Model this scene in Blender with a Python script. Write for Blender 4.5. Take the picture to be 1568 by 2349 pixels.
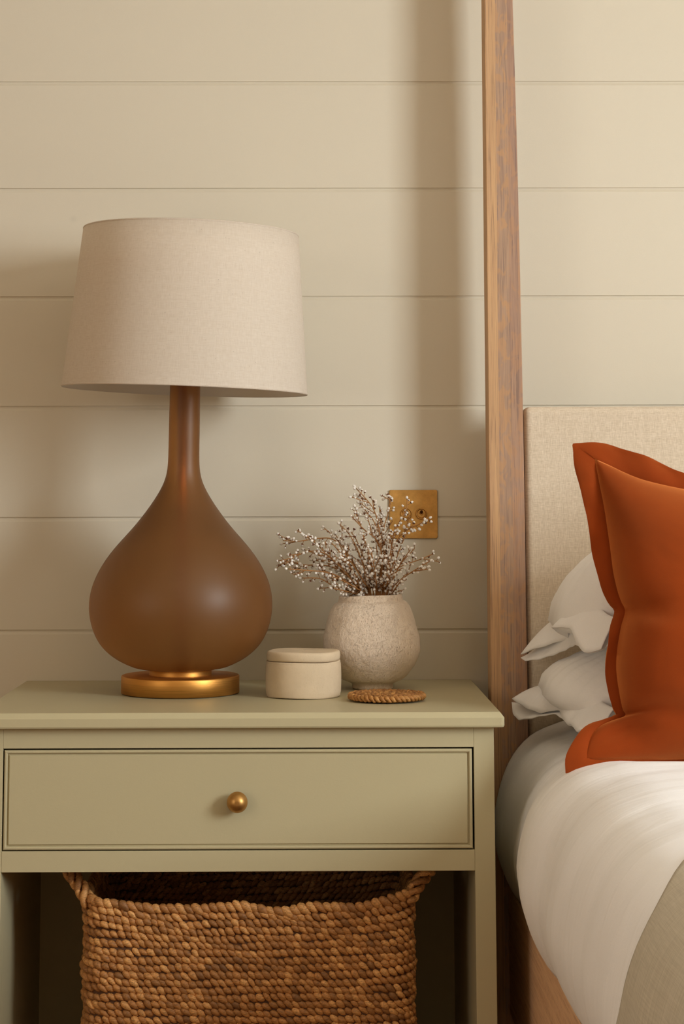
import bpy, bmesh, math, random
import numpy as np
from mathutils import Vector, Matrix, noise

# ------------------------------------------------------------------ scene, camera, light
for o in list(bpy.data.objects):
    bpy.data.objects.remove(o, do_unlink=True)
SC = bpy.context.scene
COL = SC.collection
R = random.Random(7)

PITCH, YAW, ROLL = 0.11844, 0.00777, 0.00254
cam_d = bpy.data.cameras.new('camera')
cam = bpy.data.objects.new('camera', cam_d)
COL.objects.link(cam)
cam_d.sensor_fit = 'HORIZONTAL'
cam_d.sensor_width = 36.0
cam_d.lens = 101.11
cam_d.shift_x = 0.02892
cam_d.shift_y = -0.35337
cam_d.clip_start = 0.05
cam.matrix_world = (Matrix.Translation((0, -3.44833, 1.03704)) @ Matrix.Rotation(-YAW, 4, 'Z')
                    @ Matrix.Rotation(math.pi / 2 + PITCH, 4, 'X') @ Matrix.Rotation(-ROLL, 4, 'Z'))
SC.camera = cam

SC.view_settings.view_transform = 'Standard'
SC.view_settings.look = 'None'
SC.view_settings.gamma = 1.0
SC.view_settings.use_curve_mapping = False
SC.view_settings.exposure = 0.0
try:
    SC.cycles.use_denoising = True
    SC.cycles.denoiser = 'OPENIMAGEDENOISE'
    SC.cycles.denoising_input_passes = 'RGB_ALBEDO_NORMAL'
    SC.cycles.max_bounces = 10
    SC.cycles.diffuse_bounces = 6
    SC.cycles.caustics_reflective = False
    SC.cycles.caustics_refractive = False
except Exception:
    pass

W = bpy.data.worlds.new('sky')
SC.world = W
W.use_nodes = True
W.node_tree.nodes['Background'].inputs[0].default_value = (0.75, 0.85, 1.0, 1)
W.node_tree.nodes['Background'].inputs[1].default_value = 0.2

ROOM = dict(x0=-2.3, x1=2.45, y0=-4.9, z1=2.6)
WIN1 = dict(y0=-3.1, y1=-1.9, z0=1.1, z1=2.3)         # in the right hand wall
WIN2 = dict(y0=-4.3, y1=-2.5, z0=0.6, z1=2.2)         # in the left hand wall


def area(name, loc, target, sx, sy, power, color):
    d = bpy.data.lights.new(name, 'AREA')
    d.shape = 'RECTANGLE'
    d.size, d.size_y, d.energy, d.color = sx, sy, power, color
    o = bpy.data.objects.new(name, d)
    COL.objects.link(o)
    o.location = loc
    o.rotation_euler = (Vector(target) - Vector(loc)).to_track_quat('-Z', 'Y').to_euler()
    return o


area('window_daylight_side', (ROOM['x1'] + 0.02, (WIN1['y0'] + WIN1['y1']) / 2, (WIN1['z0'] + WIN1['z1']) / 2),
     (0, (WIN1['y0'] + WIN1['y1']) / 2, (WIN1['z0'] + WIN1['z1']) / 2), 1.2, 1.2, 121, (0.93, 0.985, 1.0))
area('window_daylight_left', (ROOM['x0'] - 0.02, (WIN2['y0'] + WIN2['y1']) / 2, (WIN2['z0'] + WIN2['z1']) / 2),
     (0, (WIN2['y0'] + WIN2['y1']) / 2, (WIN2['z0'] + WIN2['z1']) / 2), 1.8, 1.6, 27, (1.0, 0.90, 0.77))


# ------------------------------------------------------------------ node helpers
def srgb(r, g, b):
    def f(c):
        c /= 255.0
        return c / 12.92 if c <= 0.04045 else ((c + 0.055) / 1.055) ** 2.4
    return (f(r), f(g), f(b), 1.0)


class Mat:
    def __init__(self, name, color=(0.5, 0.5, 0.5, 1), rough=0.5, metal=0.0, spec=0.5):
        self.m = bpy.data.materials.new(name)
        self.m.use_nodes = True
        self.t = self.m.node_tree
        self.p = self.t.nodes['Principled BSDF']
        self.set('Base Color', color)
        self.set('Roughness', rough)
        self.set('Metallic', metal)
        self.set('Specular IOR Level', spec)

    def set(self, k, v):
        self.p.inputs[k].default_value = v

    def n(self, typ, **kw):
        nd = self.t.nodes.new(typ)
        for k, v in kw.items():
            setattr(nd, k, v)
        return nd

    def l(self, a, b):
        self.t.links.new(a, b)

    def coord(self, out='Object', scale=(1, 1, 1), rot=(0, 0, 0), loc=(0, 0, 0)):
        c = self.n('ShaderNodeTexCoord')
        mp = self.n('ShaderNodeMapping')
        mp.inputs['Scale'].default_value = scale
        mp.inputs['Rotation'].default_value = rot
        mp.inputs['Location'].default_value = loc
        self.l(c.outputs[out], mp.inputs['Vector'])
        return mp.outputs['Vector']

    def noise(self, vec, scale=5.0, detail=3.0, rough=0.5, dist=0.0):
        nd = self.n('ShaderNodeTexNoise')
        nd.inputs['Scale'].default_value = scale
        nd.inputs['Detail'].default_value = detail
        nd.inputs['Roughness'].default_value = rough
        nd.inputs['Distortion'].default_value = dist
        self.l(vec, nd.inputs['Vector'])
        return nd.outputs['Fac']

    def ramp(self, fac, stops, interp='LINEAR'):
        nd = self.n('ShaderNodeValToRGB')
        cr = nd.color_ramp
        cr.interpolation = interp
        while len(cr.elements) < len(stops):
            cr.elements.new(0.5)
        for e, (p, c) in zip(cr.elements, stops):
            e.position = p
            e.color = c if len(c) == 4 else (*c, 1)
        self.l(fac, nd.inputs['Fac'])
        return nd.outputs['Color']

    def math(self, op, a, b=None, clamp=False):
        nd = self.n('ShaderNodeMath', operation=op, use_clamp=clamp)
        for i, v in enumerate((a, b)):
            if v is None:
                continue
            if isinstance(v, (int, float)):
                nd.inputs[i].default_value = v
            else:
                self.l(v, nd.inputs[i])
        return nd.outputs[0]

    def mix(self, fac, a, b, blend='MIX'):
        nd = self.n('ShaderNodeMix', data_type='RGBA', blend_type=blend)
        if isinstance(fac, (int, float)):
            nd.inputs[0].default_value = fac
        else:
            self.l(fac, nd.inputs[0])
        for i, v in ((6, a), (7, b)):
            if isinstance(v, tuple):
                nd.inputs[i].default_value = v
            else:
                self.l(v, nd.inputs[i])
        return nd.outputs[2]

    def base(self, c):
        self.l(c, self.p.inputs['Base Color'])

    def bump(self, h, dist=0.001, strength=1.0):
        nd = self.n('ShaderNodeBump')
        nd.inputs['Strength'].default_value = strength
        nd.inputs['Distance'].default_value = dist
        self.l(h, nd.inputs['Height'])
        self.l(nd.outputs['Normal'], self.p.inputs['Normal'])


def mul(c, k):
    return (c[0] * k, c[1] * k, c[2] * k, 1)


def m_paint(name, col, rough, spot=None):
    m = Mat(name, col, rough, spec=0.35)
    v = m.coord()
    m.bump(m.noise(v, 420, 2, 0.6), 0.00012, 0.6)
    low = m.noise(v, 3.0, 2)
    c = m.mix(m.math('MULTIPLY', low, 0.35), col, mul(col, 0.94))
    if spot:
        g = m.n('ShaderNodeNewGeometry')
        sub = m.n('ShaderNodeVectorMath', operation='DISTANCE')
        m.l(g.outputs['Position'], sub.inputs[0])
        sub.inputs[1].default_value = spot
        k = m.math('SUBTRACT', 1.0, m.math('DIVIDE', sub.outputs['Value'], 0.009), True)
        c = m.mix(m.math('MULTIPLY', k, 0.35), c, mul(col, 0.8))
    m.base(c)
    return m.m


def m_linen(name, lo, hi, out='Object', axes='xz', dens=620, bumpd=0.0003, fleck=None, slub=0.35, s=0.035):
    """plain weave: two crossed families of irregular threads plus slubs"""
    m = Mat(name, hi, 0.9, spec=0.15)
    m.set('Sheen Weight', 0.12)
    if axes == 'xz':
        h = m.coord(out, (dens * s, dens * s, dens)); w = m.coord(out, (dens, dens, dens * s))
        sl = m.coord(out, (14, 14, 420)); sv = m.coord(out, (420, 420, 22))
    else:
        h = m.coord(out, (dens * s, dens, 1)); w = m.coord(out, (dens, dens * s, 1))
        sl = m.coord(out, (9, 330, 1)); sv = m.coord(out, (330, 9, 1))
    a = m.noise(h, 1.0, 1.5, 0.6); b = m.noise(w, 1.0, 1.5, 0.6)
    c = m.noise(sl, 1.0, 2.0, 0.55); d = m.noise(sv, 1.0, 2.0, 0.55)
    t = m.math('ADD', m.math('MULTIPLY', a, 0.5), m.math('MULTIPLY', b, 0.5))
    u = m.math('ADD', m.math('MULTIPLY', c, 0.6), m.math('MULTIPLY', d, 0.4))
    f = m.math('ADD', m.math('MULTIPLY', t, 1 - slub), m.math('MULTIPLY', u, slub))
    col = m.ramp(f, [(0.36, lo), (0.64, hi)])
    if fleck:
        fl = m.ramp(m.noise(m.coord(out, (900, 900, 900)), 0.35, 1.0), [(0.73, (0, 0, 0)), (0.78, (1, 1, 1))])
        col = m.mix(m.math('MULTIPLY', fl, 0.5), col, fleck)
    m.base(col)
    m.bump(t, bumpd, 0.7)
    return m.m


def m_wood(name, light, mid, dark, axis='z', seed=0.0, fleck=0.6, grain=1.0, fcol=None):
    m = Mat(name, mid, 0.55, spec=0.3)
    def sc(a, b):
        return (a, a, b) if axis == 'z' else (a, b, a) if axis == 'y' else (b, a, a)
    loc = (seed, seed * 1.7, seed * 2.3)
    broad = m.noise(m.coord('Object', sc(120, 3.0), loc=loc), 1.0, 3, 0.6, 0.5)
    fine = m.noise(m.coord('Object', sc(850, 10), loc=loc), 1.0, 2.5, 0.6, 0.3)
    ray = m.noise(m.coord('Object', sc(70, 30), loc=loc), 1.0, 2, 0.5, 1.0)
    col = m.ramp(broad, [(0.34, mid), (0.62, light)])
    fl = m.ramp(ray, [(0.48, (0, 0, 0)), (0.58, (1, 1, 1))])
    col = m.mix(m.math('MULTIPLY', fl, fleck), col, fcol or light)
    pores = m.ramp(fine, [(0.30 + 0.1 * fleck, (1, 1, 1)), (0.46 + 0.1 * fleck, (0, 0, 0))])
    pores = m.math('MULTIPLY', pores, m.math('SUBTRACT', 1.0, m.math('MULTIPLY', fl, 0.6 * min(1.0, fleck + 0.2))))
    col = m.mix(m.math('MULTIPLY', pores, 0.8 * grain), col, dark)
    m.base(col)
    m.bump(fine, 0.0004, 0.6)
    return m.m


def m_brass(name, col, rough, brush=None):
    m = Mat(name, col, rough, 1.0)
    v = m.coord('Object', brush or (40, 40, 40))
    f = m.noise(v, 1.0, 4, 0.7)
    m.base(m.ramp(f, [(0.3, mul(col, 0.78)), (0.7, mul(col, 1.12))]))
    m.l(m.math('ADD', m.math('MULTIPLY', f, 0.18), rough - 0.09), m.p.inputs['Roughness'])
    m.bump(f, 0.0001, 0.35)
    return m.m


def m_fibre(name, lo, mid, hi, rough=0.55):
    """dried plant strands: each strand its own tint"""
    m = Mat(name, mid, rough, spec=0.4)
    g = m.n('ShaderNodeNewGeometry')
    oi = m.n('ShaderNodeObjectInfo')
    rnd = m.math('FRACT', m.math('ADD', m.math('MULTIPLY', g.outputs['Random Per Island'], 7.31), m.math('MULTIPLY', oi.outputs['Random'], 13.7)))
    big = m.noise(m.coord('Object', (5, 5, 9)), 1.0, 2)
    rnd = m.math('ADD', m.math('MULTIPLY', rnd, 0.8), m.math('MULTIPLY', big, 0.25), True)
    c = m.ramp(rnd, [(0.0, lo), (0.2, mul(mid, 0.72)), (0.55, mid), (1.0, hi)])
    st = m.noise(m.coord('Object', (240, 240, 700)), 1.0, 3, 0.7, 0.4)
    c = m.mix(m.math('MULTIPLY', m.ramp(st, [(0.36, (1, 1, 1)), (0.56, (0, 0, 0))]), 0.55), c, mul(lo, 0.8))
    m.base(c)
    m.bump(st, 0.0005, 0.6)
    return m.m


def m_cotton(name, col, out='UV', wr=0.5, k=1.0):
    m = Mat(name, col, 0.85, spec=0.15)
    m.set('Sheen Weight', 0.15)
    a = m.noise(m.coord(out, (3 * k, 15 * k, 15 * k)), 1.0, 2, 0.5, 1.0)
    b = m.noise(m.coord(out, (13 * k, 13 * k, 13 * k)), 1.0, 4, 0.6, 0.6)
    w = m.noise(m.coord(out, (900, 900, 900)), 1.0, 1)
    h = m.math('ADD', m.math('MULTIPLY', a, 1.0), m.math('MULTIPLY', b, 0.35))
    h = m.math('ADD', h, m.math('MULTIPLY', w, 0.015))
    m.bump(h, 0.008 / k, wr)
    m.base(m.ramp(w, [(0.3, mul(col, 0.95)), (0.7, col)]))
    return m.m


def m_velvet(name, col, edge):
    m = Mat(name, col, 0.85, spec=0.1)
    m.set('Sheen Weight', 1.0)
    m.set('Sheen Roughness', 0.5)
    m.set('Sheen Tint', edge)
    n = m.noise(m.coord('Object', (7, 7, 7)), 1.0, 3, 0.55, 0.5)
    f = m.noise(m.coord('Object', (1400, 1400, 1400)), 1.0, 1)
    m.base(m.mix(m.math('MULTIPLY', f, 0.25), m.ramp(n, [(0.3, mul(col, 0.82)), (0.7, mul(col, 1.15))]), mul(col, 0.6)))
    m.bump(m.math('ADD', n, m.math('MULTIPLY', f, 0.1)), 0.004, 0.35)
    return m.m


def m_ceramic(name, col, dark, speck, dens, bumpd, lump):
    m = Mat(name, col, 0.88, spec=0.12)
    v = m.coord()
    lowf = m.noise(v, 16, 4, 0.6)
    c = m.ramp(lowf, [(0.3, mul(col, 0.9)), (0.7, mul(col, 1.04))])
    pit = m.noise(m.coord('Object', (dens, dens, dens * 0.4)), 1.0, 4, 0.65, 0.8)
    clump = m.noise(v, lump, 5, 0.62, 0.9)
    tiny = m.noise(m.coord('Object', (1500, 1500, 900)), 1.0, 2)
    where = m.ramp(m.noise(v, 26, 3), [(0.35, (0.25, 0.25, 0.25)), (0.65, (1, 1, 1))])
    mask = m.math('MULTIPLY', m.ramp(pit, [(0.33, (1, 1, 1)), (0.42, (0, 0, 0))]), where)
    c = m.mix(m.math('MULTIPLY', mask, speck), c, dark)
    c = m.mix(m.math('MULTIPLY', m.ramp(tiny, [(0.3, (1, 1, 1)), (0.4, (0, 0, 0))]), speck * 0.6), c, dark)
    m.base(c)
    h = m.math('ADD', clump, m.math('MULTIPLY', m.ramp(pit, [(0.3, (0, 0, 0)), (0.45, (1, 1, 1))]), 0.25))
    h = m.math('ADD', h, m.math('MULTIPLY', tiny, 0.06))
    m.bump(h, bumpd, 0.9)
    return m.m


WALL_C = srgb(216, 208, 190)
M = {}
M['wall'] = m_paint('wall_paint', WALL_C, 0.5, spot=(-0.424, 0.0, 1.5416))
M['room'] = m_paint('room_paint', srgb(186, 160, 126), 0.6)
M['ceiling'] = m_paint('ceiling_paint', srgb(236, 228, 212), 0.8)
M['carpet'] = m_linen('carpet_wool', srgb(120, 92, 62), srgb(156, 126, 90), dens=300)
M['cabinet'] = m_paint('cabinet_paint', srgb(184, 174, 140), 0.38)
M['linen_shade'] = m_linen('shade_linen', srgb(222, 211, 196), srgb(242, 234, 222), 'UV', 'uv', 820, 0.00018, fleck=srgb(110, 92, 80), slub=0.25, s=0.09)
def translucent(mat, col, k):
    t = mat.node_tree
    outn = [n for n in t.nodes if n.type == 'OUTPUT_MATERIAL'][0]
    tr = t.nodes.new('ShaderNodeBsdfTranslucent')
    tr.inputs['Color'].default_value = col
    mx = t.nodes.new('ShaderNodeMixShader')
    mx.inputs[0].default_value = k
    t.links.new(t.nodes['Principled BSDF'].outputs[0], mx.inputs[1])
    t.links.new(tr.outputs[0], mx.inputs[2])
    t.links.new(mx.outputs[0], outn.inputs['Surface'])


M['liner'] = Mat('shade_liner', srgb(236, 234, 230), 0.7).m
translucent(M['liner'], srgb(240, 232, 220), 0.4)
translucent(M['linen_shade'], srgb(236, 216, 190), 0.35)
M['headboard'] = m_linen('headboard_linen', srgb(196, 179, 155), srgb(230, 216, 196), 'Object', 'xz', 1150, 0.0003, slub=0.25, s=0.09)
M['oak_a'] = m_wood('oak_golden', srgb(202, 162, 120), srgb(184, 146, 110), srgb(116, 90, 76), 'z', 0.0, 0.1, 1.0)
M['oak_b'] = m_wood('oak_pink', srgb(180, 148, 122), srgb(164, 134, 114), srgb(124, 102, 92), 'z', 3.1, 0.6, 0.9, srgb(194, 148, 102))
M['oak_c'] = m_wood('oak_dusk', srgb(176, 142, 118), srgb(160, 128, 110), srgb(120, 98, 90), 'z', 6.4, 0.55, 0.9, srgb(184, 140, 104))
M['oak_rail'] = m_wood('oak_rail', srgb(236, 196, 156), srgb(220, 176, 138), srgb(176, 130, 98), 'y', 2.0, 0.5, 0.6)
M['brass'] = m_brass('brushed_brass', srgb(214, 154, 78), 0.46, (6, 6, 900))
M['brass_plate'] = m_brass('satin_brass_plate', srgb(206, 160, 92), 0.48, (55, 55, 55))
M['brass_knob'] = m_brass('aged_brass', srgb(196, 150, 88), 0.44)
M['dark_brass'] = m_brass('dark_brass', srgb(104, 66, 34), 0.4)
bz = Mat('bronze_frosted_glass', srgb(150, 96, 52), 0.5, 0.0, 0.5)
bz.set('Transmission Weight', 0.82)
bz.set('IOR', 1.35)
bz.set('Coat Weight', 0.27); bz.set('Coat Roughness', 0.42); bz.set('Coat Tint', srgb(255, 226, 196))
bz.base(bz.ramp(bz.noise(bz.coord(), 7, 3), [(0.3, srgb(168, 122, 68)), (0.7, srgb(178, 130, 75))]))
M['bronze'] = bz.m
M['vase'] = m_ceramic('rough_plaster_ceramic', srgb(249, 234, 216), srgb(176, 132, 104), 0.36, 640, 0.0034, 95)
M['box'] = m_ceramic('smooth_stoneware', srgb(212, 192, 163), srgb(170, 144, 112), 0.25, 900, 0.0007, 60)
M['berry'] = Mat('berry_white', srgb(236, 231, 224), 0.6, spec=0.3).m
M['berry_cap'] = Mat('berry_brown_cap', srgb(112, 70, 42), 0.7).m
M['twig'] = Mat('twig_brown', srgb(168, 118, 66), 0.65).m
M['seagrass'] = m_fibre('basket_water_hyacinth', srgb(74, 46, 28), srgb(188, 130, 72), srgb(232, 174, 106))
M['gap_shade'] = Mat('basket_gap_shade', srgb(84, 54, 32), 0.9).m  # dark tone painting the shade in the gaps between rope lobes
M['coaster'] = m_fibre('coaster_straw', srgb(112, 70, 30), srgb(164, 110, 54), srgb(200, 146, 82))
M['cotton'] = m_cotton('white_cotton', srgb(251, 250, 250), wr=0.55, k=2.4)
M['duvet'] = m_cotton('duvet_cotton', srgb(251, 251, 253), wr=0.5, k=1.5)
M['sheet'] = Mat('mattress_ticking', srgb(225, 215, 198), 0.9).m
M['throw'] = m_linen('throw_linen', srgb(176, 167, 148), srgb(204, 195, 176), 'UV', 'uv', 700, 0.0003, slub=0.5)
M['velvet'] = m_velvet('rust_velvet', srgb(138, 55, 13), srgb(255, 162, 90))
pl = Mat('clear_cord', srgb(200, 190, 175), 0.25); pl.set('Transmission Weight', 0.5)
M['cord'] = pl.m
M['white_frame'] = Mat('window_frame_paint', srgb(235, 232, 224), 0.4).m


# ------------------------------------------------------------------ mesh helpers
def link(name, me, mat, parent=None):
    o = bpy.data.objects.new(name, me)
    COL.objects.link(o)
    if mat is not None:
        for mm in (mat if isinstance(mat, (list, tuple)) else [mat]):
            me.materials.append(mm)
    if parent is not None:
        o.parent = parent
        o.matrix_parent_inverse = parent.matrix_world.inverted()
    return o


def mesh(name, verts, faces, mat, parent=None, smooth=True, uv=None, mi=None):
    me = bpy.data.meshes.new(name)
    me.from_pydata([tuple(float(c) for c in v) for v in verts], [], faces)
    if smooth:
        me.polygons.foreach_set('use_smooth', [True] * len(me.polygons))
    if uv is not None:
        ul = me.uv_layers.new(name='UVMap')
        vi = np.zeros(len(me.loops), dtype=np.int32)
        me.loops.foreach_get('vertex_index', vi)
        ul.data.foreach_set('uv', np.asarray(uv, dtype=np.float32)[vi].ravel())
    if mi is not None:
        me.polygons.foreach_set('material_index', mi)
    me.update()
    return link(name, me, mat, parent)


def box(name, x0, x1, y0, y1, z0, z1, mat, parent=None, bev=0.0, seg=2):
    bm = bmesh.new()
    bmesh.ops.create_cube(bm, size=1.0)
    for v in bm.verts:
        v.co = ((x0 + x1) / 2 + v.co.x * (x1 - x0), (y0 + y1) / 2 + v.co.y * (y1 - y0), (z0 + z1) / 2 + v.co.z * (z1 - z0))
    if bev:
        bmesh.ops.bevel(bm, geom=list(bm.edges), offset=bev, segments=seg, affect='EDGES', profile=0.5)
    me = bpy.data.meshes.new(name)
    bm.to_mesh(me)
    bm.free()
    if bev:
        me.polygons.foreach_set('use_smooth', [True] * len(me.polygons))
        me.update()
    o = link(name, me, mat, parent)
    if bev:
        wn = o.modifiers.new('wn', 'WEIGHTED_NORMAL')
        wn.keep_sharp = True
    return o


def grid_faces(nu, nv, wrap=False, off=0):
    f = []
    for i in range(nu if wrap else nu - 1):
        a, b = i * nv + off, ((i + 1) % nu) * nv + off
        for j in range(nv - 1):
            f.append((a + j, b + j, b + j + 1, a + j + 1))
    return f


def lathe(name, prof, c, mat, parent=None, n=96, tf=None, cap=True):
    """revolve (r,z) about the vertical through c; UV in metres"""
    V, U = [], []
    L = [0.0]
    for a, b in zip(prof, prof[1:]):
        L.append(L[-1] + math.hypot(b[0] - a[0], b[1] - a[1]))
    rm = max(p[0] for p in prof)
    for i in range(n + 1):
        t = 2 * math.pi * i / n
        for (r, z), l in zip(prof, L):
            p = Vector((r * math.cos(t), r * math.sin(t), z))
            if tf:
                p = tf(p)
            V.append((p.x + c[0], p.y + c[1], p.z + c[2]))
            U.append((t * rm, l))
    m_ = len(prof)
    F = grid_faces(n + 1, m_)
    if cap:
        for k in (0, m_ - 1):
            if prof[k][0] > 1e-5:
                ring = [i * m_ + k for i in range(n)]
                F.append(tuple(ring[::-1] if k == 0 else ring))
    o = mesh(name, V, F, mat, parent, uv=U)
    bm = bmesh.new(); bm.from_mesh(o.data)
    bmesh.ops.remove_doubles(bm, verts=bm.verts, dist=1e-6)
    bmesh.ops.recalc_face_normals(bm, faces=bm.faces)
    bm.to_mesh(o.data); bm.free()
    return o


def smooth_prof(prof, k=6):
    return [tuple(p) for p in spline(prof, (len(prof) - 1) * k + 1)]


def spline(pts, n):
    """Catmull-Rom resample, uniform in arc length of the control polygon"""
    P = np.array(pts, float)
    seg = np.linalg.norm(np.diff(P, axis=0), axis=1)
    s = np.concatenate([[0], np.cumsum(np.maximum(seg, 1e-9))])
    s /= s[-1]
    Q = np.vstack([2 * P[0] - P[1], P, 2 * P[-1] - P[-2]])
    out = []
    for t in np.linspace(0, 1, n):
        i = min(max(np.searchsorted(s, t, 'right') - 1, 0), len(P) - 2)
        u = (t - s[i]) / (s[i + 1] - s[i])
        a, b, c, d = Q[i], Q[i + 1], Q[i + 2], Q[i + 3]
        out.append(0.5 * (2 * b + (c - a) * u + (2 * a - 5 * b + 4 * c - d) * u * u + (3 * b - a - 3 * c + d) * u ** 3))
    return np.array(out)


def poly_resample(pts, n):
    """linear resample by arc length"""
    P = np.array(pts, float)
    s = np.concatenate([[0], np.cumsum(np.linalg.norm(np.diff(P, axis=0), axis=1))])
    t = np.linspace(0, s[-1], n)
    return np.stack([np.interp(t, s, P[:, k]) for k in range(P.shape[1])], 1)


def tube_data(path, rad, n=8, closed=False):
    P = np.array(path, float)
    m_ = len(P)
    T = np.roll(P, -1, 0) - np.roll(P, 1, 0) if closed else np.gradient(P, axis=0)
    T /= np.linalg.norm(T, axis=1)[:, None] + 1e-12
    up = np.array([0, 0, 1.0]) if abs(T[0][2]) < 0.9 else np.array([1.0, 0, 0])
    V, F = [], []
    prev = np.cross(T[0], up)
    prev /= np.linalg.norm(prev)
    for i in range(m_):
        a = prev - T[i] * prev.dot(T[i])
        a /= np.linalg.norm(a) + 1e-12
        b = np.cross(T[i], a)
        r = rad[i] if hasattr(rad, '__len__') else rad
        for k in range(n):
            t = 2 * math.pi * k / n
            V.append(P[i] + r * (math.cos(t) * a + math.sin(t) * b))
        prev = a
    for i in range(m_ if closed else m_ - 1):
        for k in range(n):
            a0, b0 = i * n, ((i + 1) % m_) * n
            F.append((a0 + k, a0 + (k + 1) % n, b0 + (k + 1) % n, b0 + k))
    if not closed:
        F.append(tuple(range(n))[::-1])
        F.append(tuple((m_ - 1) * n + k for k in range(n)))
    return V, F


def join(parts):
    V, F = [], []
    for v, f in parts:
        o = len(V)
        V.extend(v)
        F.extend(tuple(i + o for i in q) for q in f)
    return V, F


def thing(name, label, cat, loc, group=None):
    o = bpy.data.objects.new(name, None)
    o.empty_display_size = 0.05
    COL.objects.link(o)
    o.location = loc
    o['label'] = label
    o['category'] = cat
    if group:
        o['group'] = group
    bpy.context.view_layer.update()
    return o


def tag(o, label, cat, group=None):
    o['label'] = label
    o['category'] = cat
    if group:
        o['group'] = group
    return o


def struct(o):
    o['kind'] = 'structure'
    return o


def solidify(o, t, off=0.0):
    md = o.modifiers.new('thick', 'SOLIDIFY')
    md.thickness = t
    md.offset = off
    return o


CUSHION_OUTER_LEFT = [[0.4057,-0.5002,1.1193],[0.4076,-0.5072,1.0919],[0.4154,-0.5175,1.0521],[0.4218,-0.5277,1.0128],[0.4268,-0.538,0.9739],[0.4301,-0.5466,0.9417],[0.4384,-0.556,0.9067],[0.4482,-0.5617,0.8858],[0.4577,-0.5654,0.8719],[0.4483,-0.5723,0.8469],[0.4399,-0.5808,0.8159],[0.4361,-0.5894,0.7852],[0.4386,-0.598,0.7547],[0.4434,-0.6045,0.7317],[0.4479,-0.6072,0.722],[0.4234,-0.6091,0.7155],[0.4,-0.612,0.7054],[0.3838,-0.6173,0.687],[0.3713,-0.6233,0.6662],[0.3695,-0.6293,0.6456]]
CUSHION_SEAM_LEFT = [[0.4373,-0.5055,1.0985],[0.4407,-0.514,1.0653],[0.4458,-0.5235,1.0291],[0.4501,-0.5337,0.99],[0.4529,-0.544,0.9513],[0.455,-0.5517,0.9225],[0.4594,-0.5582,0.8984],[0.4648,-0.5629,0.8813],[0.4686,-0.5658,0.8707],[0.4606,-0.5723,0.8469],[0.454,-0.5808,0.8159],[0.4508,-0.5894,0.7851],[0.452,-0.598,0.7546],[0.4555,-0.6045,0.7316],[0.4594,-0.6069,0.7232],[0.4412,-0.6086,0.7172],[0.4205,-0.611,0.7089],[0.4069,-0.6151,0.6946],[0.3996,-0.6199,0.678],[0.3949,-0.6247,0.6614]]
CUSHION_OUTER_TOP = [[0.4057,-0.5002,1.1193],[0.4405,-0.4998,1.1205],[0.4703,-0.501,1.1158],[0.5063,-0.5043,1.103],[0.5419,-0.5082,1.0876],[0.5729,-0.5116,1.0742],[0.6098,-0.5147,1.0622],[0.6439,-0.5161,1.0569]]
CUSHION_SEAM_TOP = [[0.4373,-0.5055,1.0985],[0.4586,-0.5082,1.0878],[0.4812,-0.5111,1.0764],[0.5071,-0.5139,1.0658],[0.5397,-0.5161,1.0571],[0.5711,-0.5178,1.0504],[0.6083,-0.5197,1.0431],[0.6425,-0.5206,1.0397]]
CUSHION_OUTER_BOT = [[0.3695,-0.6293,0.6456],[0.39,-0.6298,0.6438],[0.422,-0.6269,0.6537],[0.4599,-0.6257,0.6577],[0.4977,-0.6254,0.6587],[0.5404,-0.6252,0.6592],[0.5761,-0.6257,0.6573],[0.6086,-0.6262,0.6554]]
CUSHION_SEAM_BOT = [[0.3949,-0.6247,0.6614],[0.4162,-0.6247,0.6614],[0.4414,-0.6245,0.6619],[0.4665,-0.6243,0.6624],[0.4979,-0.6243,0.6623],[0.5407,-0.6243,0.6621],[0.5764,-0.6247,0.6608],[0.609,-0.625,0.6595]]
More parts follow.
